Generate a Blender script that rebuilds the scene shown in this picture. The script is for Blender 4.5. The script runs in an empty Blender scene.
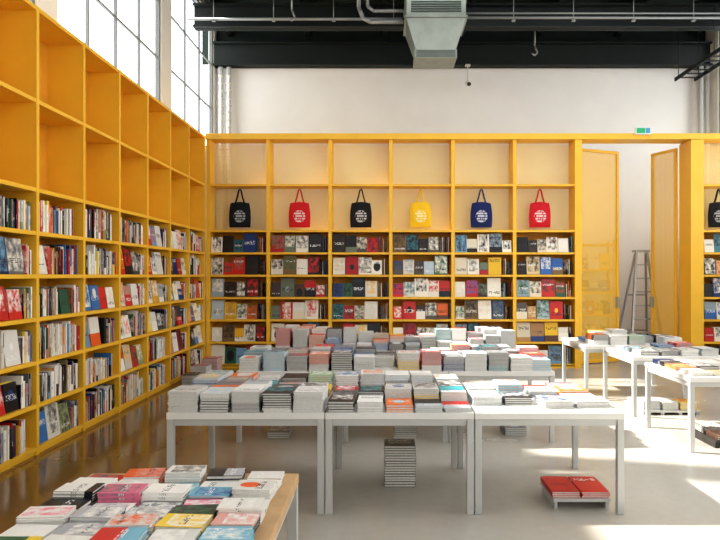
import bpy, math, random
from mathutils import Vector
R = random.Random(23)
scene = bpy.context.scene

# ------------------------------------------------------------------ utils
def lin(c):
    return tuple(((v/255)/12.92 if v/255 <= 0.04045 else ((v/255+0.055)/1.055)**2.4) for v in c)

def new_mat(name, rgb=(200,200,200), rough=0.5, metal=0.0, spec=0.5, noise=0.0, nscale=6.0, bump=0.0):
    m = bpy.data.materials.new(name); m.use_nodes = True
    nt = m.node_tree; b = nt.nodes['Principled BSDF']
    c = lin(rgb)
    b.inputs['Base Color'].default_value = (*c,1)
    b.inputs['Roughness'].default_value = rough
    b.inputs['Metallic'].default_value = metal
    b.inputs['Specular IOR Level'].default_value = spec
    if noise or bump:
        tc = nt.nodes.new('ShaderNodeTexCoord')
        n = nt.nodes.new('ShaderNodeTexNoise'); n.inputs['Scale'].default_value = nscale; n.inputs['Detail'].default_value = 5
        nt.links.new(tc.outputs['Object'], n.inputs['Vector'])
        if noise:
            r = nt.nodes.new('ShaderNodeMapRange')
            r.inputs['From Min'].default_value = 0.3; r.inputs['From Max'].default_value = 0.7
            r.inputs['To Min'].default_value = 1-noise; r.inputs['To Max'].default_value = 1+noise*0.5
            nt.links.new(n.outputs['Fac'], r.inputs['Value'])
            mx = nt.nodes.new('ShaderNodeVectorMath'); mx.operation = 'SCALE'
            mx.inputs[0].default_value = c
            nt.links.new(r.outputs['Result'], mx.inputs['Scale'])
            nt.links.new(mx.outputs['Vector'], b.inputs['Base Color'])
        if bump:
            bp = nt.nodes.new('ShaderNodeBump'); bp.inputs['Strength'].default_value = bump; bp.inputs['Distance'].default_value = 0.01
            nt.links.new(n.outputs['Fac'], bp.inputs['Height']); nt.links.new(bp.outputs['Normal'], b.inputs['Normal'])
    return m

class NB:
    """tiny node helper"""
    def __init__(s, mat): s.nt = mat.node_tree
    def math(s, op, a, b=None, c=None):
        n = s.nt.nodes.new('ShaderNodeMath'); n.operation = op
        for i,v in enumerate((a,b,c)):
            if v is None: continue
            if isinstance(v,(int,float)): n.inputs[i].default_value = v
            else: s.nt.links.new(v, n.inputs[i])
        return n.outputs[0]
    def mixc(s, f, a, b):
        n = s.nt.nodes.new('ShaderNodeMix'); n.data_type = 'RGBA'
        for k,v in ((0,f),(6,a),(7,b)):
            if isinstance(v,(int,float)): n.inputs[k].default_value = v
            elif isinstance(v,tuple): n.inputs[k].default_value = (*v[:3],1)
            else: s.nt.links.new(v, n.inputs[k])
        return n.outputs[2]
    def xyz(s, v):
        n = s.nt.nodes.new('ShaderNodeSeparateXYZ'); s.nt.links.new(v, n.inputs[0]); return n.outputs
    def comb(s, x, y, z=0.0):
        n = s.nt.nodes.new('ShaderNodeCombineXYZ')
        for i,v in enumerate((x,y,z)):
            if isinstance(v,(int,float)): n.inputs[i].default_value = v
            else: s.nt.links.new(v, n.inputs[i])
        return n.outputs[0]

# ------------------------------------------------------------------ materials
YEL   = new_mat('yellow_paint', (240,188,58), 0.42, noise=0.05, nscale=3)
YELB  = new_mat('yellow_plywood_back', (222,156,44), 0.55, noise=0.10, nscale=4)
WHITE = new_mat('white_wall_paint', (238,236,233), 0.8, noise=0.03, nscale=2)
WHWALL= new_mat('plaster_side_wall', (232,228,220), 0.85, noise=0.04, nscale=2)
DARK  = new_mat('dark_green_steel', (22,30,28), 0.6, noise=0.2, nscale=2)
DARK2 = new_mat('dark_deck', (30,42,38), 0.8, noise=0.2, nscale=1.5)
FRAME = new_mat('window_frame_metal', (130,132,132), 0.5)
TABLE = new_mat('white_table_laminate', (222,220,215), 0.35, noise=0.03)
TLEG  = new_mat('table_leg_steel', (190,190,187), 0.38, metal=0.15)
WOOD  = new_mat('table_edge_wood', (196,160,118), 0.5, noise=0.12, nscale=14)
GALV  = new_mat('galvanised_duct', (160,166,158), 0.38, metal=0.7, noise=0.12, nscale=5)
GALVD = new_mat('duct_grille', (70,82,74), 0.5, metal=0.4)
PIPE  = new_mat('painted_pipe', (220,217,211), 0.5)
COND  = new_mat('conduit_grey', (150,152,150), 0.45, metal=0.3)
ALU   = new_mat('aluminium', (180,184,188), 0.35, metal=0.6)
BLACKP= new_mat('black_plastic', (22,22,24), 0.5)
PALLET= new_mat('dark_pallet', (50,44,40), 0.7, noise=0.2)
PAGES = new_mat('book_pages', (214,212,206), 0.8, noise=0.10, nscale=60)

# floor
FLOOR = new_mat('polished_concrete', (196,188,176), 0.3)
nb = NB(FLOOR); nt = FLOOR.node_tree; bs = nt.nodes['Principled BSDF']
tc = nt.nodes.new('ShaderNodeTexCoord')
n1 = nt.nodes.new('ShaderNodeTexNoise'); n1.inputs['Scale'].default_value = 0.9; n1.inputs['Detail'].default_value = 8
n2 = nt.nodes.new('ShaderNodeTexNoise'); n2.inputs['Scale'].default_value = 14; n2.inputs['Detail'].default_value = 6
nt.links.new(tc.outputs['Object'], n1.inputs['Vector']); nt.links.new(tc.outputs['Object'], n2.inputs['Vector'])
f = nb.math('ADD', nb.math('MULTIPLY', n1.outputs['Fac'],0.7), nb.math('MULTIPLY', n2.outputs['Fac'],0.3))
# pale concrete; brown towards the tall bookcase paints in its reflection and shade
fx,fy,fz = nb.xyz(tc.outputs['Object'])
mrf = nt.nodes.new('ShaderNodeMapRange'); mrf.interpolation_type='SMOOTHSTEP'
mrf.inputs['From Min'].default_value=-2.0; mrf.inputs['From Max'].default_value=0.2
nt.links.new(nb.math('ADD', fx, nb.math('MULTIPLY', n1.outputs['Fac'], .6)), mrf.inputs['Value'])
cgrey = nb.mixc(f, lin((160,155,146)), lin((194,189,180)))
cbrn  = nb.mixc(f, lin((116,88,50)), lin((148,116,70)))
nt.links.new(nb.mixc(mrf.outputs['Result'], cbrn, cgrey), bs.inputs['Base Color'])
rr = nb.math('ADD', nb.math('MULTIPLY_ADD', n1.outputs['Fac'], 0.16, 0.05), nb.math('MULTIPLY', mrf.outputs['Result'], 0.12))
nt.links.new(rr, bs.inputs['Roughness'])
bs.inputs['Specular IOR Level'].default_value = 0.9

# glass
GLASS = bpy.data.materials.new('window_glass'); GLASS.use_nodes = True
nt = GLASS.node_tree; nt.nodes.clear()
o = nt.nodes.new('ShaderNodeOutputMaterial'); t = nt.nodes.new('ShaderNodeBsdfTransparent'); g = nt.nodes.new('ShaderNodeBsdfGlossy')
t.inputs[0].default_value = (0.97,0.98,0.98,1); g.inputs['Roughness'].default_value = 0.08
mx = nt.nodes.new('ShaderNodeMixShader'); mx.inputs[0].default_value = 0.04
nt.links.new(t.outputs[0], mx.inputs[1]); nt.links.new(g.outputs[0], mx.inputs[2]); nt.links.new(mx.outputs[0], o.inputs[0])

def mesh_panel_mat(name, rgb, open_frac, scale, axis_x=True):
    m = bpy.data.materials.new(name); m.use_nodes = True
    nt = m.node_tree; nb = NB(m)
    b = nt.nodes['Principled BSDF']; b.inputs['Base Color'].default_value = (*lin(rgb),1); b.inputs['Roughness'].default_value = 0.5
    out = nt.nodes['Material Output']
    tc = nt.nodes.new('ShaderNodeTexCoord'); x,y,z = nb.xyz(tc.outputs['Object'])
    s = nb.math('ADD', x, y)
    a = nb.math('PINGPONG', nb.math('MULTIPLY', s, scale), 0.5)
    c = nb.math('PINGPONG', nb.math('MULTIPLY', z, scale), 0.5)
    d = nb.math('SQRT', nb.math('ADD', nb.math('POWER', a, 2.0), nb.math('POWER', c, 2.0)))
    r = math.sqrt(open_frac/math.pi)
    hole = nb.math('LESS_THAN', d, r)
    tr = nt.nodes.new('ShaderNodeBsdfTransparent'); mx = nt.nodes.new('ShaderNodeMixShader')
    nt.links.new(hole, mx.inputs[0]); nt.links.new(b.outputs[0], mx.inputs[1]); nt.links.new(tr.outputs[0], mx.inputs[2])
    nt.links.new(mx.outputs[0], out.inputs[0])
    return m
PERF  = mesh_panel_mat('perforated_yellow_metal', (250,208,90), 0.5, 61)
PERFB = mesh_panel_mat('perforated_cream_back', (250,228,160), 0.45, 40)

# book cover material
COVER = bpy.data.materials.new('book_cover'); COVER.use_nodes = True
nt = COVER.node_tree; nb = NB(COVER); bs = nt.nodes['Principled BSDF']; bs.inputs['Roughness'].default_value = 0.38
ca = nt.nodes.new('ShaderNodeAttribute'); ca.attribute_name = 'ca'
cb = nt.nodes.new('ShaderNodeAttribute'); cb.attribute_name = 'cb'
uvn = nt.nodes.new('ShaderNodeUVMap'); uvn.uv_map = 'UVMap'
U,V,_ = nb.xyz(uvn.outputs[0])
fu = nb.math('FRACT', U); fv = nb.math('FRACT', V)
iu = nb.math('FLOOR', U); iv = nb.math('FLOOR', V)
wn = nt.nodes.new('ShaderNodeTexWhiteNoise'); wn.noise_dimensions = '2D'
nt.links.new(nb.comb(iu,iv), wn.inputs['Vector'])
r1,r2,r3 = nb.xyz(wn.outputs['Color'])
inside = nb.math('MULTIPLY', nb.math('GREATER_THAN', fu, 0.12), nb.math('LESS_THAN', fu, 0.88))
tb = nb.math('MULTIPLY_ADD', r1, 0.6, 0.15)
tband = nb.math('MULTIPLY', nb.math('GREATER_THAN', fv, tb), nb.math('LESS_THAN', fv, nb.math('ADD', tb, nb.math('MULTIPLY_ADD', r2, 0.14, 0.06))))
wt = nt.nodes.new('ShaderNodeTexWhiteNoise'); wt.noise_dimensions = '3D'
nt.links.new(nb.comb(nb.math('FLOOR', nb.math('MULTIPLY', U, 15.0)), nb.math('FLOOR', nb.math('MULTIPLY', V, 20.0)), 1.0), wt.inputs['Vector'])
rowgap = nb.math('GREATER_THAN', nb.math('FRACT', nb.math('MULTIPLY', V, 20.0)), 0.32)
title = nb.math('MULTIPLY', nb.math('MULTIPLY', inside, tband), nb.math('MULTIPLY', nb.math('GREATER_THAN', wt.outputs['Value'], 0.4), rowgap))
d = nb.math('SQRT', nb.math('ADD', nb.math('POWER', nb.math('SUBTRACT', fu, 0.5),2.0), nb.math('POWER', nb.math('SUBTRACT', fv, nb.math('MULTIPLY_ADD', r3, 0.4, 0.3)),2.0)))
circ = nb.math('MULTIPLY', nb.math('LESS_THAN', d, nb.math('MULTIPLY_ADD', r1, 0.22, 0.1)), nb.math('GREATER_THAN', r2, 0.9))
nz = nt.nodes.new('ShaderNodeTexNoise'); nz.inputs['Scale'].default_value = 3.6; nz.inputs['Detail'].default_value = 7; nz.inputs['Roughness'].default_value = 0.62
nt.links.new(uvn.outputs[0], nz.inputs['Vector'])
mr = nt.nodes.new('ShaderNodeMapRange'); mr.inputs['From Min'].default_value=.40; mr.inputs['From Max'].default_value=.62
nt.links.new(nz.outputs['Fac'], mr.inputs['Value'])
frame_ = nb.math('MULTIPLY', nb.math('MULTIPLY', nb.math('GREATER_THAN', fu, nb.math('MULTIPLY', r3, .16)), nb.math('LESS_THAN', fu, nb.math('MULTIPLY_ADD', r3, -.16, 1.0))),
                 nb.math('GREATER_THAN', fv, nb.math('MULTIPLY', r1, .35)))
pic = nb.math('MULTIPLY', nb.math('MULTIPLY', mr.outputs['Result'], frame_), nb.math('LESS_THAN', r2, 0.62))
half = nb.math('MULTIPLY', nb.math('LESS_THAN', fv, nb.math('MULTIPLY_ADD', r3, 0.4, 0.2)), nb.math('MULTIPLY', nb.math('GREATER_THAN', r2, 0.62), nb.math('LESS_THAN', r2, 0.78)))
shape = nb.math('MAXIMUM', circ, nb.math('MAXIMUM', pic, half))
c1 = nb.mixc(shape, ca.outputs['Color'], cb.outputs['Color'])
tcol = nb.mixc(nb.math('GREATER_THAN', r3, 0.5), (0.02,0.02,0.025), (0.85,0.84,0.8))
nt.links.new(nb.mixc(nb.math('MULTIPLY', title, 0.85), c1, tcol), bs.inputs['Base Color'])

# ------------------------------------------------------------------ mesh builder
QF = [(0,3,2,1),(4,5,6,7),(0,1,5,4),(1,2,6,5),(2,3,7,6),(3,0,4,7)]  # -z +z -y +x +y -x
class MB:
    def __init__(s): s.v=[]; s.f=[]; s.m=[]; s.ca=[]; s.cb=[]; s.uv=[]; s.sm=[]
    def face(s, idx, m=0, ca=(1,1,1), cb=(1,1,1), uv=None, smooth=False):
        s.f.append(idx); s.m.append(m); s.ca.append(ca); s.cb.append(cb); s.uv.append(uv); s.sm.append(smooth)
    def hexa(s, pts, m=0, **k):
        b=len(s.v); s.v += pts
        for q in QF: s.face(tuple(b+i for i in q), m, **k)
    def box(s, x0,x1,y0,y1,z0,z1, m=0):
        s.hexa([(x0,y0,z0),(x1,y0,z0),(x1,y1,z0),(x0,y1,z0),(x0,y0,z1),(x1,y0,z1),(x1,y1,z1),(x0,y1,z1)], m)
    def lbox(s, O, X, Y, Z, a, m=0, ca=(1,1,1), cb=(1,1,1), uvf=(), seed=(0,0)):
        x0,x1,y0,y1,z0,z1 = a
        b=len(s.v)
        for (x,y,z) in ((x0,y0,z0),(x1,y0,z0),(x1,y1,z0),(x0,y1,z0),(x0,y0,z1),(x1,y0,z1),(x1,y1,z1),(x0,y1,z1)):
            s.v.append((O[0]+X[0]*x+Y[0]*y+Z[0]*z, O[1]+X[1]*x+Y[1]*y+Z[1]*z, O[2]+X[2]*x+Y[2]*y+Z[2]*z))
        sx,sy=seed
        for i,q in enumerate(QF):
            uv=None
            if i in uvf:
                A,B = sx+.02, sx+.98; C,D = sy+.02, sy+.98
                if i==1: uv=[(A,C),(B,C),(B,D),(A,D)]
                elif i==0: uv=[(A,C),(A,D),(B,D),(B,C)]
                elif i==5: uv=[(A,D),(A,C),(B,C),(B,D)]
            if uv is None: uv=[(sx+.001,sy+.001)]*4
            s.face(tuple(b+j for j in q), m, ca, cb, uv)
    def beam(s, p, q, w, d, m=0, up=(0,0,1)):
        p=Vector(p); q=Vector(q); z=(q-p); L=z.length; z.normalize()
        u=Vector(up)
        if abs(z.dot(u))>0.95: u=Vector((0,1,0))
        x=z.cross(u).normalized(); y=z.cross(x)
        s.lbox(p,x,y,z,(-w/2,w/2,-d/2,d/2,0,L),m)
    def cyl(s, p, q, r, n=12, m=0, r2=None):
        p=Vector(p); q=Vector(q); z=(q-p).normalized()
        u=Vector((0,0,1)) if abs(z.z)<0.9 else Vector((0,1,0))
        x=z.cross(u).normalized(); y=z.cross(x); b=len(s.v); r2 = r if r2 is None else r2
        for P,rad in ((p,r),(q,r2)):
            for i in range(n):
                a=2*math.pi*i/n; s.v.append(tuple(P+x*rad*math.cos(a)+y*rad*math.sin(a)))
        for i in range(n):
            j=(i+1)%n; s.face((b+i,b+j,b+n+j,b+n+i),m,smooth=True)
        s.face(tuple(b+i for i in range(n-1,-1,-1)),m); s.face(tuple(b+n+i for i in range(n)),m)
    def tube(s, pts, r, n=10, m=0):
        for a,b_ in zip(pts,pts[1:]): s.cyl(a,b_,r,n,m)
    def build(s, name, mats, attrs=False, bevel=0, parent=None, loc=None):
        me=bpy.data.meshes.new(name)
        me.from_pydata([tuple(v) for v in s.v],[],s.f)
        for m in mats: me.materials.append(m)
        me.polygons.foreach_set('material_index', s.m)
        me.polygons.foreach_set('use_smooth', s.sm)
        if attrs:
            A=me.color_attributes.new('ca','FLOAT_COLOR','CORNER'); B=me.color_attributes.new('cb','FLOAT_COLOR','CORNER')
            uvl=me.uv_layers.new(name='UVMap')
            la=[];lb=[];lu=[]
            for f_,a,b_,u in zip(s.f,s.ca,s.cb,s.uv):
                n=len(f_)
                la += [*a,1.0]*n; lb += [*b_,1.0]*n
                u = u or [(0.001,0.001)]*n
                for t_ in u: lu += [t_[0],t_[1]]
            A.data.foreach_set('color',la); B.data.foreach_set('color',lb); uvl.data.foreach_set('uv',lu)
        me.update()
        ob=bpy.data.objects.new(name,me); scene.collection.objects.link(ob)
        if loc: ob.location=loc
        if bevel:
            bv=ob.modifiers.new('bevel','BEVEL'); bv.width=bevel; bv.segments=2; bv.limit_method='ANGLE'
        if parent: ob.parent=parent
        return ob

def empty(name, loc=(0,0,0)):
    e=bpy.data.objects.new(name,None); e.location=loc; e.empty_display_size=0.1; scene.collection.objects.link(e); return e

# ------------------------------------------------------------------ books
PAL = [(240,236,228)]*10+[(226,220,206)]*5+[(26,26,30)]*6+[(206,44,38)]*3+[(226,96,40),(240,180,50),(244,214,80),(30,60,120),(60,120,180),(110,160,190),
      (40,90,70),(150,160,120),(180,140,96),(90,60,44),(206,150,130),(180,180,184),(110,112,118),(60,64,72),(24,44,90),(120,30,40)]
PALN = [(238,234,226)]*12+[(30,30,34)]*4+[(210,40,36)]*3+[(236,200,60)]*3+[(226,96,40),(40,90,160),(120,180,200),(60,110,80),(216,160,150),(180,180,184),(110,112,118),(230,120,150),(222,200,150)]
PALW = [(240,239,236)]*11+[(214,213,210)]*6+[(184,190,194)]*4+[(140,142,146)]*4+[(40,40,46)]*4+[(206,44,40)]*3+[(228,120,60)]*2+[(70,130,190)]*2+[(60,150,160),(170,205,222),(240,200,60),(60,90,150),
      (150,190,150),(210,180,150),(100,104,110),(220,140,160),(190,160,120)]
PALD = [(26,26,30)]*6+[(238,231,216)]*8+[(60,120,130),(120,95,60),(180,136,84),(222,104,40),(206,36,34),(206,40,34),(180,30,40),(30,60,120),(50,100,170),(120,165,196),(214,190,146),(226,214,190),
      (90,84,78),(110,120,100),(240,186,50),(244,196,40),(90,56,40),(150,166,176),(50,100,70),(186,200,206),(60,44,36),(50,54,64)]
LPAL={id(p):[lin(c) for c in p] for p in (PAL,PALW,PALD,PALN)}
def pick(p):
    a=R.choice(LPAL[id(p)]); b=R.choice(LPAL[id(p)])
    k=R.uniform(.8,1.05)
    return tuple(min(1,c*k) for c in a), b
def book(mb, O, X, Y, Z, w, h, t, ca, cb, seed=None):
    c=min(0.0025,t*0.15)
    seed = seed or (R.randint(1,60),R.randint(1,60))
    mb.lbox(O,X,Y,Z,(0,w,0,h,0,c),0,ca,cb,(0,),seed)
    mb.lbox(O,X,Y,Z,(0,w,0,h,t-c,t),0,ca,cb,(1,),seed)
    mb.lbox(O,X,Y,Z,(0,c,0,h,c,t-c),0,ca,cb,(5,),seed)
    mb.lbox(O,X,Y,Z,(c,w-.003,.003,h-.003,c,t-c),1)
def stack(mb, cx, cy, z, w, h, t, n, pal, rot=0.0, jit=0.03):
    ca,cb=pick(pal); seed=(R.randint(1,60),R.randint(1,60)); sw=R.randint(2,9) if R.random()<.35 else 99
    for i in range(n):
        if i==sw: ca,cb=pick(pal); seed=(R.randint(1,60),R.randint(1,60))
        r=rot+R.uniform(-jit,jit)
        X=(math.cos(r),math.sin(r),0); Y=(-math.sin(r),math.cos(r),0)
        ox=cx+R.uniform(-.004,.004); oy=cy+R.uniform(-.004,.004)
        O=(ox-X[0]*w/2-Y[0]*h/2, oy-X[1]*w/2-Y[1]*h/2, z)
        book(mb,O,X,Y,(0,0,1),w,h,t,ca,cb,seed)
        z+=t+.0004
    return z
def fill_table(mb,x0,x1,y0,y1,z,cols,rows,hr,pal,fill=0.95,rotj=0.03,tr=(.008,.018),land=False,tight=(.84,.97),grad=0.0,walk=.5):
    dx=(x1-x0)/cols; dy=(y1-y0)/rows
    for r in range(rows):
        base=R.uniform(0,1); off=R.uniform(-.15,.15)*dx if cols>6 else 0
        for c in range(cols):
            if R.random()>fill: continue
            base=min(1,max(0,base+R.uniform(-walk,walk)))
            a=dx*R.uniform(*tight); b=dy*R.uniform(*tight)
            w,h=(b,a) if land else (a,b)
            h=min(h,w*1.5)
            t=R.uniform(*tr); H=hr[0]+(hr[1]-hr[0])*base; n=max(1,int(H/t))
            rot=R.uniform(-rotj,rotj)+(math.pi/2*R.choice((-1,1)) if land else 0)
            stack(mb,x0+dx*(c+.5)+(off if 0<c<cols-1 else 0),y0+dy*(r+.5)+grad*(c-cols/2)*dy,z,w,h,t,n,pal,rot,0.02)

def row_left(mb, xf, y0, y1, z, mode, pal, hmax):
    if mode=='spine':
        y=y0+.004; end=y0+(y1-y0)*R.uniform(.82,1.0)-.004
        base=pick(pal); hb=R.uniform(.21,.29)
        while True:
            t=R.uniform(.008,.036)
            if y+t>end: break
            if R.random()<.15: base=pick(pal); hb=R.uniform(.21,.30)
            h=min(hb+R.uniform(-.03,.03),hmax); w=R.uniform(.17,.23)
            ca,cb=pick(pal) if R.random()<.75 else base
            book(mb,(xf-.015-R.uniform(0,.025),y,z),(-1,0,0),(0,0,1),(0,1,0),w,h,t,ca,cb); y+=t+.0008
    elif mode=='mix':
        m=y0+(y1-y0)*R.uniform(.45,.6)
        if R.random()<.5: row_left(mb,xf,y0,m,z,'spine',pal,hmax); face_left(mb,xf,m+.01,y1-.005,z,pal,hmax,4)
        else: face_left(mb,xf,y0+.005,m,z,pal,hmax,4); row_left(mb,xf,m+.01,y1,z,'spine',pal,hmax)
    else:
        face_left(mb,xf,y0+.01,y1-.005,z,pal,hmax,5)
def face_left(mb,xf,y0,y1,z,pal,hmax,n):
    y=y0
    for i in range(n):
        w=R.uniform(.175,.235)
        if y+w>y1: break
        h=min(hmax-.02,w*R.uniform(1.3,1.45)); a=math.radians(R.uniform(7,12)); s,c=math.sin(a),math.cos(a)
        t=R.uniform(.012,.022)
        for k in range(R.choice((2,3,4,5))):
            if k==0 or R.random()<.2: ca,cb=pick(pal)
            x=xf-.03-t-k*(t+.003)/c
            if x-t-s*h < xf-.34: break
            book(mb,(x,y,z+.001),(0,1,0),(-s,0,c),(c,0,s),w,h,t,ca,cb)
        y+=w+R.uniform(.002,.02)
    if y<y1-.05 and n>1: 
        while y+.03<y1:
            t=R.uniform(.01,.03); ca,cb=pick(pal)
            book(mb,(xf-.03,y,z),(-1,0,0),(0,0,1),(0,1,0),.18,R.uniform(.2,.28),t,ca,cb); y+=t+.001
def row_back(mb,yf,x0,x1,z,pal,hmax):
    x=x0+R.uniform(.004,.015)
    while True:
        w=R.uniform(.15,.235)
        if x+w>x1-.004: break
        h=min(hmax,w*R.uniform(1.32,1.55)); a=math.radians(R.uniform(6,10)); s,c=math.sin(a),math.cos(a)
        ca,cb=pick(pal); t=R.uniform(.012,.025)
        for k in range(R.choice((1,2,3))):
            y=yf+.03+t+k*(t+.004)/c
            book(mb,(x,y,z+.001),(1,0,0),(0,s,c),(0,-c,s),w,h,t,ca,cb)
        x+=w+R.uniform(.002,.012)
    while x+.03<x1-.004:
        t=R.uniform(.012,.028); ca,cb=pick(pal)
        book(mb,(x+t,yf+.04,z),(0,1,0),(0,0,1),(1,0,0),.18,min(R.uniform(.2,.28),hmax),t*.5,ca,cb); x+=t*1.6

ROWS=[.05+.3843*i for i in range(7)]+[3.147,3.97]
T=.036
# ------------------------------------------------------------------ room shell
XL,XR,YB,ZT = -3.5,6.66,13.3,7.0
Y0=-3.0
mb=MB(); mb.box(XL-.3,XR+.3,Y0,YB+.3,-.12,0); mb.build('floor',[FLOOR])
mb=MB(); mb.box(XL-.3,XR+.3,YB,YB+.25,0,5.97); mb.build('wall_back',[WHITE])
mb=MB(); mb.box(XL-.3,XR+.3,YB,YB+.25,5.97,ZT); mb.build('wall_back_upper',[DARK2])
# roof deck with an unseen opening, added to light the tables from above
mb=MB()
SX0,SX1,SY0,SY1=0.2,4.8,3.0,10.2
mb.box(XL-.3,SX0,Y0,YB+.25,ZT,ZT+.15); mb.box(SX1,XR+.3,Y0,YB+.25,ZT,ZT+.15)
mb.box(SX0,SX1,SY1,YB+.25,ZT,ZT+.15); mb.box(SX0,SX1,Y0,SY0,ZT,ZT+.15)
mb.build('ceiling',[DARK2])
def side_wall(name,xa,xb,wins,sill,head):
    mb=MB(); mb.box(xa,xb,Y0,YB,0,sill); mb.box(xa,xb,Y0,YB,head,ZT)
    y=Y0
    for a,b in wins:
        if a>y: mb.box(xa,xb,y,a,sill,head)
        y=b
    if y<YB: mb.box(xa,xb,y,YB,sill,head)
    mb.build(name,[WHWALL])
WL=[(-1.0,2.6),(3.0,6.45),(6.85,10.05),(10.5,13.12)]
side_wall('wall_left',XL-.12,XL,WL,4.1,6.8)
WR=[(-2.5,3.6),(4.0,8.0),(8.5,12.8)]  # right-wall windows, added to let sky light onto the left bookcase
side_wall('wall_right',XR,XR+.12,WR,2.2,6.6)
k=1
for (lst,xc,sill,head) in ((WL,XL-.06,4.1,6.8),(WR,XR+.06,2.2,6.6)):
    for a,b in lst:
        mb=MB(); w=.05
        mb.box(xc-.03,xc+.03,a,a+w,sill,head); mb.box(xc-.03,xc+.03,b-w,b,sill,head)
        mb.box(xc-.03,xc+.03,a,b,sill,sill+w); mb.box(xc-.03,xc+.03,a,b,head-w,head)
        n=max(2,round((b-a)/.82))
        for i in range(1,n):
            y=a+(b-a)*i/n; mb.box(xc-.018,xc+.018,y-.014,y+.014,sill+w,head-w)
        nz=3 if head-sill<3 else 4
        for i in range(1,nz):
            z=sill+(head-sill)*i/nz; mb.box(xc-.016,xc+.016,a+w,b-w,z-.014,z+.014)
        mb.box(xc-.003,xc+.003,a+w,b-w,sill+w,head-w,1)
        mb.build('window_%d'%k,[FRAME,GLASS]); k+=1  # those from WR are the added right-wall windows
# unseen wall behind the viewpoint, bare openings added to admit fill light
mb=MB()
mb.box(XL-.3,XR+.3,Y0-.2,Y0,0,2.2); mb.box(XL-.3,XR+.3,Y0-.2,Y0,5.4,ZT)
for xa,xb in ((XL-.3,-1.6),(1.2,2.2),(5.0,XR+.3)): mb.box(xa,xb,Y0-.2,Y0,2.2,5.4)
mb.build('wall_front_unseen',[WHWALL])

# ceiling beams (I sections)
def ibeam(name,y,z0,z1):
    mb=MB(); mb.box(XL,XR,y-.11,y+.11,z0,z0+.035); mb.box(XL,XR,y-.11,y+.11,z1-.035,z1); mb.box(XL,XR,y-.015,y+.015,z0,z1)
    mb.build(name,[DARK])
ibeam('ceiling_beam',13.12,5.87,6.35); ibeam('ceiling_beam',11.75,6.12,6.55); ibeam('ceiling_beam',9.6,6.12,6.55); ibeam('ceiling_beam',7.4,6.12,6.55)
mb=MB()
for i in range(7):
    x=-3.2+i*1.6; mb.box(x-.05,x+.05,5.5,YB,6.55,6.98)
mb.build('ceiling_joists',[DARK])

# ------------------------------------------------------------------ left bookcase
XF=-3.09; XBK=-3.46
ys=[10.99-.882*i for i in range(10)]   # dividers going toward camera
mb=MB()
for y in ys: mb.box(XBK,XF,y-.022,y+.022,0,3.99)
ymin=ys[-1]; 
for z in ROWS: mb.box(XBK,XF-.003,ymin,10.99,z-T/2,z+T/2)
mb.box(XBK,XF-.02,ymin,10.99,0,.05)
mb.box(XBK-.02,XBK,ymin-.02,11.4,0,3.99,1)
mb.build('built_in_bookcase',[YEL,YELB])
bk=MB()
for j in range(9):
    y1=ys[j]-.024; y0=ys[j+1]+.024
    for r in range(6):
        z=ROWS[r]+T/2+.001
        mode=R.choice(('spine','face','face','mix','face'))
        if r==5 and j>=4: mode='spine'
        if r in (0,) and R.random()<.6: mode='spine'
        row_left(bk,XF,y0,y1,z,mode,PAL,.33)
bk.build('shelved_books',[COVER,PAGES],True)

# ------------------------------------------------------------------ back bookcase
YF=11.0; YK=11.36
xs=[-3.04,-2.01,-.945,.10,1.17,2.23]
mb=MB()
for x in xs: mb.box(x-.03,x+.03,YF,YK,0,3.925)
mb.box(3.26,3.38,YF-.02,YK,0,3.925)
for z in ROWS[:-1]: mb.box(-3.04,3.3,YF+.003,YK,z-T/2,z+T/2)
mb.box(-3.07,3.3,YF+.003,YK,0,.05)
mb.box(-3.04,3.3,YK,YK+.02,0,2.36,1)
mb.build('back_bookcase',[YEL,YELB])
mb=MB()
mb.box(-3.08,6.64,YF-.03,YK,3.93,4.03)
mb.build('shelving_header_beam',[YEL],bevel=.004)
mb=MB(); mb.box(-3.0,3.3,YK+.004,YK+.012,2.38,3.92); mb.build('perforated_back_panel',[PERFB])
bk=MB()
xx=xs+[3.26]
for i in range(6):
    for r in range(6):
        row_back(bk,YF,xx[i]+.035,xx[i+1]-.035,ROWS[r]+T/2+.001,PALD,.325)
bk.build('shelved_books',[COVER,PAGES],True)
# right bookcase
mb=MB()
mb.box(5.24,5.46,YF-.04,YK+.04,0,3.92)
for x in (6.55,): mb.box(x-.03,x+.03,YF,YK,0,3.92)
for z in ROWS[:-1]: mb.box(5.46,6.55,YF+.003,YK,z-T/2,z+T/2)
mb.box(5.46,6.55,YK,YK+.02,0,2.36,1)
mb.box(5.46,6.55,YK+.004,YK+.012,2.38,3.92,2)
mb.build('side_bookcase',[YEL,YELB,PERFB])
bk=MB()
for r in range(6): row_back(bk,YF,5.5,6.5,ROWS[r]+T/2+.001,PALD,.325)
bk.build('shelved_books',[COVER,PAGES],True)

# ------------------------------------------------------------------ mesh doors
def door(name,p,q,z0,z1):
    mb=MB(); P=Vector(p); Q=Vector(q); d=(Q-P).normalized(); L=(Q-P).length; n=Vector((-d.y,d.x,0)); O=(P.x,P.y,0)
    X=(d.x,d.y,0);Y=(n.x,n.y,0);Z=(0,0,1); w=.05
    for a in ((0,w,-.02,.02,z0,z1),(L-w,L,-.02,.02,z0,z1),(w,L-w,-.02,.02,z0,z0+w),(w,L-w,-.02,.02,z1-w,z1)): mb.lbox(O,X,Y,Z,a,0)
    mb.lbox(O,X,Y,Z,(w,L-w,-.0015,.0015,z0+w,z1-w),1)
    mb.lbox(O,X,Y,Z,(L-w-.01,L-.02,-.07,.07,1.0,1.2),2)
    mb.build(name,[YEL,PERF,ALU])
door('door_1',(3.41,11.4,0),(4.28,11.75,0),.02,3.86)
door('door_2',(5.2,11.4,0),(4.98,11.95,0),.02,3.86)
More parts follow.
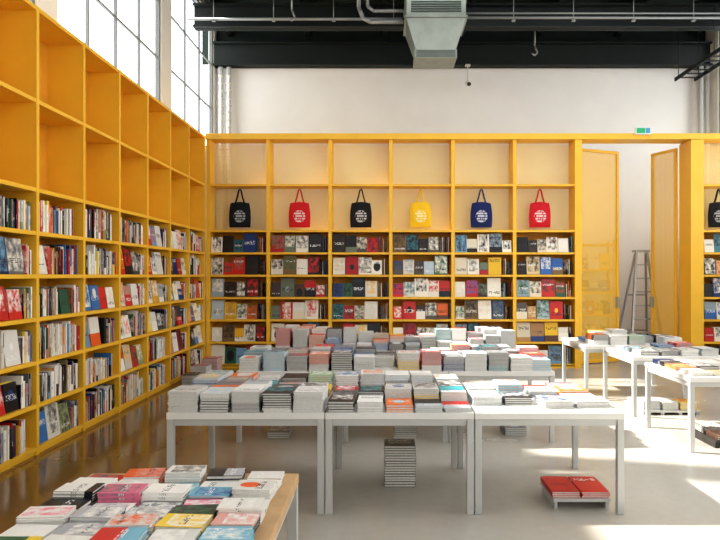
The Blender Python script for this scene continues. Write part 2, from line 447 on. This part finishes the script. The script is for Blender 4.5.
# metal rack seen behind the mesh door
mb=MB()
for x in (3.6,4.55):
    for y in (12.7,13.05): mb.box(x-.02,x+.02,y-.02,y+.02,0,2.3)
for z in (.3,.8,1.25,1.7,2.2): mb.box(3.58,4.57,12.68,13.07,z-.02,z+.02)
mb.build('storage_rack',[YEL])
bk=MB()
for z in (.32,.82,1.27,1.72): row_back(bk,12.7,3.65,4.5,z+.002,PALD,.3)
bk.build('stored_books',[COVER,PAGES],True)
# step ladder
mb=MB(); cx=4.93
for s in (-1,1):
    mb.beam((cx+s*.10,12.3,2.05),(cx+s*.33,11.98,0.0),.035,.06)
    mb.beam((cx+s*.10,12.36,2.02),(cx+s*.33,12.85,0.0),.03,.04)
for i in range(1,8):
    f_=i/8; z=2.05*f_; hw=.33-.23*f_; y=11.98+.32*f_
    mb.box(cx-hw,cx+hw,y-.04,y+.04,z-.012,z+.012)
for f_ in (.25,.6): mb.box(cx-.32+.23*f_,cx+.32-.23*f_,12.85-.49*f_-.01,12.85-.49*f_+.01,2.02*f_-.015,2.02*f_+.015)
mb.box(cx-.14,cx+.14,12.24,12.42,2.04,2.08)
mb.build('step_ladder',[ALU])
# exit sign
mb=MB(); mb.box(4.27,4.53,10.9,10.95,4.0,4.12,0); mb.box(4.285,4.43,10.896,10.9,4.015,4.105,1); mb.box(4.44,4.515,10.896,10.9,4.015,4.105,2)
mb.box(4.38,4.42,10.94,10.968,4.0,4.02,0)
GR=new_mat('exit_green',(20,140,90),.5); GR.node_tree.nodes['Principled BSDF'].inputs['Emission Color'].default_value=(*lin((30,160,110)),1); GR.node_tree.nodes['Principled BSDF'].inputs['Emission Strength'].default_value=.4
BL=new_mat('sign_blue',(70,150,190),.5)
mb.build('exit_sign',[WHITE,GR,BL])

# ------------------------------------------------------------------ tote bags
def bag_mat(name,rgb,prt):
    m=new_mat(name,rgb,.9); nt=m.node_tree; nb=NB(m)
    tc=nt.nodes.new('ShaderNodeTexCoord'); x,y,z=nb.xyz(tc.outputs['Object'])
    d=nb.math('SQRT',nb.math('ADD',nb.math('POWER',x,2.0),nb.math('POWER',nb.math('SUBTRACT',z,-.02),2.0)))
    disc=nb.math('LESS_THAN',d,.105)
    st=nb.math('GREATER_THAN',nb.math('FRACT',nb.math('MULTIPLY',z,22.0)),.34)
    w=nt.nodes.new('ShaderNodeTexWhiteNoise'); w.noise_dimensions='2D'
    nt.links.new(nb.comb(nb.math('FLOOR',nb.math('MULTIPLY',x,60.0)),nb.math('FLOOR',nb.math('MULTIPLY',z,22.0))),w.inputs['Vector'])
    fr=nb.math('LESS_THAN',y,0.0)
    msk=nb.math('MULTIPLY',nb.math('MULTIPLY',disc,fr),nb.math('MULTIPLY',st,nb.math('GREATER_THAN',w.outputs['Value'],.22)))
    nt.links.new(nb.mixc(nb.math('MULTIPLY',msk,.8),lin(rgb),lin(prt)),nt.nodes['Principled BSDF'].inputs['Base Color'])
    return m
def tote(x,ypos,rgb,prt,ztop=3.129):
    M=bag_mat('canvas_%d_%d_%d'%rgb,rgb,prt)
    zc=2.64; e=empty('tote_bag',(x,ypos,zc))
    mb=MB(); nu,nv=12,12; W,H=.36,.42
    for side in (-1,1):
        b=len(mb.v)
        for j in range(nv+1):
            v=j/nv
            for i in range(nu+1):
                u=i/nu
                ww=W*(1+.06*math.sin(math.pi*v)-.10*v**3)
                px=(u-.5)*ww; pz=-H/2+H*v + (.022*math.cos((u-.5)*math.pi)*v**4)
                bul=.035*math.sin(math.pi*u)**.6*(math.sin(math.pi*min(1,v*.93+.02))**.6) + .005*math.sin(9*u+5*v+rgb[0])*math.sin(math.pi*u)*math.sin(math.pi*v)
                mb.v.append((px,side*(.003+bul),pz))
        for j in range(nv):
            for i in range(nu):
                a=b+j*(nu+1)+i; q=(a,a+1,a+nu+2,a+nu+1)
                mb.face(q if side<0 else q[::-1],smooth=True)
    mb.build('body',[M],parent=e)
    hgt=ztop-.035-zc
    for nm,yy in (('strap_front',-.012),('strap_back',.012)):
        s=MB()
        pts=[(-.085,.16),(-.075,.22),(-.045,.32),(-.022,hgt-.03),(-.008,hgt),(.008,hgt),(.022,hgt-.03),(.045,.32),(.075,.22),(.085,.16)]
        for (ax,az),(bx,bz) in zip(pts,pts[1:]):
            s.beam((ax,yy,az),(bx,yy,bz),.022,.005,up=(0,1,0))
        s.build(nm,[M],parent=e)
    h=MB(); h.cyl((0,0,ztop-zc),(0,0,hgt),.005); h.cyl((0,-.04,hgt-.012),(0,.04,hgt-.012),.006); h.build('hook',[ALU],parent=e)
for px,rgb,prt in ((-2.53,(24,26,32),(200,205,210)),(-1.49,(206,34,40),(240,235,230)),(-.42,(26,24,26),(225,220,215)),(.62,(242,196,40),(250,240,200)),(1.68,(28,42,96),(225,228,235)),(2.70,(200,30,44),(235,225,225)),(5.82,(20,20,24),(190,190,190))):
    tote(px,YF+.16,rgb,prt)

# ------------------------------------------------------------------ tables
def table(x0,x1,y0,y1,h=.68,edge=TABLE,name='display_table',inset=0.0):
    mb=MB(); t=.045; L=.045
    mb.box(x0,x1,y0,y1,h-t,h,0)
    i=inset+.002
    for x in (x0+i,x1-i-L):
        for y in (y0+i,y1-i-L): mb.box(x,x+L,y,y+L,0,h-t,1)
    a=i+.012
    mb.box(x0+i+L,x1-i-L,y0+a,y0+a+.02,h-t-.045,h-t,1); mb.box(x0+i+L,x1-i-L,y1-a-.02,y1-a,h-t-.045,h-t,1)
    mb.box(x0+a,x0+a+.02,y0+i+L,y1-i-L,h-t-.045,h-t,1); mb.box(x1-a-.02,x1-a,y0+i+L,y1-i-L,h-t-.045,h-t,1)
    mb.build(name,[edge,TLEG],bevel=.003)
H=.68; e_=.001
# front row
for a,b in ((-1.46,-.405),(-.40,.595),(.60,1.60)): table(a,b,4.27,5.33)
bk=MB()
fill_table(bk,-1.455,-.41,4.275,5.32,H+e_,5,4,(.06,.14),PALW,1)
fill_table(bk,-.395,.59,4.275,5.32,H+e_,5,4,(.04,.13),PALW,.98)
fill_table(bk,.61,1.05,4.5,5.32,H+e_,2,3,(.03,.10),PALW,1)
fill_table(bk,1.08,1.56,4.40,5.3,H+e_,2,4,(.012,.05),PALW,.9)
bk.build('book_stacks',[COVER,PAGES],True)
# middle row
for a,b in ((-1.42,-.405),(-.40,.60),(.605,1.62)): table(a,b,6.1,7.1)
bk=MB()
fill_table(bk,-1.41,1.60,6.11,7.09,H+e_,14,4,(.06,.18),PALW,.95)
bk.build('book_stacks',[COVER,PAGES],True)
# far row
for a,b in ((-1.35,-.37),(-.365,.62),(.625,1.60)): table(a,b,7.75,8.75)
bk=MB()
fill_table(bk,-1.34,1.59,7.76,8.74,H+e_,15,4,(.08,.25),PALW,.95)
bk.build('book_stacks',[COVER,PAGES],True)
# near-left table
table(-1.36,-.40,1.2,2.97,edge=WOOD)
bk=MB()
fill_table(bk,-1.33,-.45,1.25,2.93,H+e_,5,14,(.015,.06),PALN,1,.10,(.008,.018),True,(.86,1.0),.12)
bk.build('book_stacks',[COVER,PAGES],True)
# right tables
table(2.79,3.85,7.2,8.2); table(2.6,3.95,8.32,9.4); table(2.74,3.9,5.75,6.75)
bk=MB(); fill_table(bk,2.9,3.8,7.25,8.15,H+e_,4,3,(.03,.10),PALW,.9); bk.build('book_stacks',[COVER,PAGES],True)
bk=MB(); fill_table(bk,2.7,3.9,8.36,9.3,H+e_,5,3,(.04,.14),PALW,.9); bk.build('book_stacks',[COVER,PAGES],True)
bk=MB(); fill_table(bk,2.78,3.85,5.8,6.7,H+e_,5,3,(.012,.06),PAL,.85); bk.build('book_stacks',[COVER,PAGES],True)

# floor stacks
def pallet(x0,x1,y0,y1,h,name='low_pallet',mat=PALLET):
    mb=MB(); mb.box(x0,x1,y0,y1,h-.02,h)
    n=4
    for i in range(n):
        x=x0+(x1-x0-.04)*i/(n-1); mb.box(x,x+.04,y0+.01,y1-.01,0,h-.02)
    mb.build(name,[mat])
REDP=[(206,30,30)]; LPAL[id(REDP)]=[lin(c) for c in REDP]
mb=MB(); mb.box(1.15,1.54,4.37,4.74,.05,.072)
for x in (1.16,1.51):
    mb.box(x,x+.02,4.38,4.73,0,.05)
mb.build('low_display_stand',[TLEG])
bk=MB()
for cx in (1.245,1.445): stack(bk,cx,4.555,.073,.19,.34,.013,3,REDP,0,.01)
bk.build('red_book_stack',[COVER,PAGES],True)
BW=[(40,38,36),(200,196,188),(120,116,110)]; LPAL[id(BW)]=[lin(c) for c in BW]
bk=MB(); z=.001
for i in range(8): z=stack(bk,.115,4.93,z,.235,.2,.019,2,BW,0,.01)
bk.build('floor_book_stack',[COVER,PAGES],True)
bk=MB(); z=.001
for i in range(4): z=stack(bk,.2,6.4,z,.22,.28,.02,2,BW,0,.02)
bk.build('floor_book_stack',[COVER,PAGES],True)
bk=MB(); stack(bk,-1.05,6.4,.001,.22,.28,.02,3,BW,0,.02); stack(bk,1.3,6.5,.001,.22,.28,.02,4,PALW,0,.02)
bk.build('floor_book_stack',[COVER,PAGES],True)
pallet(2.95,3.6,7.3,7.9,.05,mat=TLEG)
bk=MB(); fill_table(bk,2.96,3.59,7.32,7.88,.051,3,2,(.05,.14),PALW,1); bk.build('floor_book_stack',[COVER,PAGES],True)
pallet(3.05,3.6,5.9,6.4,.07)
bk=MB(); fill_table(bk,3.07,3.58,5.92,6.38,.071,3,2,(.03,.07),PAL,1); bk.build('floor_book_stack',[COVER,PAGES],True)
bk=MB(); stack(bk,-2.8,9.3,.001,.22,.3,.02,8,PALW,0,.02); stack(bk,-2.8,9.75,.001,.24,.3,.02,11,PALW,0,.02); stack(bk,-2.75,10.2,.001,.24,.3,.02,14,PALW,0,.02)
bk.build('floor_book_stack',[COVER,PAGES],True)

# ------------------------------------------------------------------ ceiling services
def frustum(mb,xa,xb,ya,yb,z0,xa2,xb2,ya2,yb2,z1,m=0):
    mb.hexa([(xa,ya,z0),(xb,ya,z0),(xb,yb,z0),(xa,yb,z0),(xa2,ya2,z1),(xb2,ya2,z1),(xb2,yb2,z1),(xa2,yb2,z1)],m)
mb=MB()
cx=.86
mb.box(cx-.50,cx+.50,10.75,11.55,5.92,6.9,0)            # casing
for z in (5.92,6.25,6.6): mb.box(cx-.53,cx+.53,10.72,11.58,z,z+.04,0)
frustum(mb,cx-.34,cx+.34,10.85,11.4,5.42,cx-.5,cx+.5,10.75,11.55,5.92,0)
mb.box(cx-.36,cx+.36,10.83,11.42,5.28,5.42,0)
for i in range(6): mb.box(cx-.33,cx+.33,10.825,10.83,5.295+i*.02,5.305+i*.02,1)
for i in range(5): mb.box(cx-.42,cx+.42,10.735,10.75,6.02+i*.04,6.04+i*.04,1)
mb.build('ventilation_duct',[GALV,GALVD],bevel=.004)
mb=MB(); yy=11.2
mb.cyl((XL+.05,yy,6.08),(.3,yy,6.08),.025); mb.cyl((1.42,yy,6.1),(XR,yy,6.1),.022)
mb.cyl((1.42,yy,6.18),(XR,yy,6.18),.015)
for i in range(10):
    x=-3+i*1.05
    if abs(x-cx)<.6: continue
    mb.cyl((x,yy,6.08),(x,yy,6.54),.008); mb.box(x-.03,x+.03,yy-.035,yy+.035,6.04,6.06)
mb.build('conduit_pipe',[COND])
mb=MB()
mb.tube([(-.45,11.0,6.54),(-.45,11.0,6.2),(-.38,11.0,6.02),(-.25,11.0,5.95),(.32,11.0,5.95)],.035)
mb.tube([(-.3,11.0,6.54),(-.3,11.0,6.22),(-.2,11.0,6.14),(.32,11.0,6.14)],.028)
mb.build('heating_pipe',[COND])
mb=MB()
for (x,y) in ((-1.6,11.0),(2.95,12.6)):
    z=6.0 if x<0 else 5.95
    mb.tube([(x,y,6.54),(x,y,z+.15),(x+.05,y,z+.03),(x+.0,y,z-.03),(x-.06,y,z+.02)],.016)
mb.build('ceiling_hooks',[COND])
# corner riser pipes with collars
mb=MB()
for x,r in ((-3.36,.05),(-3.2,.05)):
    mb.cyl((x,13.1,0),(x,13.1,5.85),r,14)
    for i in range(38): mb.cyl((x,13.1,.1+i*.15),(x,13.1,.14+i*.15),r+.012,14)
mb.build('riser_pipes',[PIPE])
mb=MB()
for x in (6.45,6.57): 
    mb.cyl((x,13.05,0),(x,13.05,5.85),.04,12)
mb.build('riser_pipes',[PIPE])
# cable tray right
mb=MB()
mb.box(5.9,5.93,9.5,13.05,5.55,5.62); mb.box(6.3,6.33,9.5,13.05,5.55,5.62)
for i in range(14): mb.box(5.93,6.3,9.6+i*.25,9.63+i*.25,5.56,5.58)
for y in (10,11.5,12.9):
    for x in (5.915,6.315): mb.cyl((x,y,5.6),(x,y,6.54),.008)
mb.build('cable_tray',[DARK])
# security camera
mb=MB(); mb.cyl((1.68,13.0,5.87),(1.68,13.0,5.5),.012,10,0); mb.box(1.63,1.73,12.95,13.05,5.84,5.87,0)
mb.cyl((1.68,13.02,5.5),(1.68,12.8,5.42),.05,14,0); mb.cyl((1.68,12.8,5.42),(1.68,12.79,5.417),.038,14,1)
mb.build('security_camera',[PIPE,BLACKP])

# ------------------------------------------------------------------ light
w=bpy.data.worlds.new('sky'); scene.world=w; w.use_nodes=True
bg=w.node_tree.nodes['Background']; bg.inputs['Color'].default_value=(.97,.985,1,1); bg.inputs['Strength'].default_value=3.0
sd=bpy.data.lights.new('sun','SUN'); sd.energy=17.0; sd.angle=math.radians(1.6); sd.color=(1,.95,.87)
so=bpy.data.objects.new('sun',sd); scene.collection.objects.link(so)
el=math.radians(42)
so.rotation_euler=Vector((math.cos(el),-.18,-math.sin(el))).to_track_quat('-Z','Y').to_euler()
so.location=(-8,8,12)

# ------------------------------------------------------------------ camera
cd=bpy.data.cameras.new('camera'); cd.sensor_width=36; cd.lens=32; cd.shift_x=-25/720; cd.shift_y=5/720; cd.clip_start=.05
co=bpy.data.objects.new('camera',cd); scene.collection.objects.link(co); co.location=(0,0,1.6); co.rotation_euler=(math.pi/2,0,0)
scene.camera=co
scene.view_settings.view_transform='Standard'
try: scene.view_settings.look='Medium High Contrast'
except Exception as ex: print(ex)
scene.view_settings.exposure=-0.08
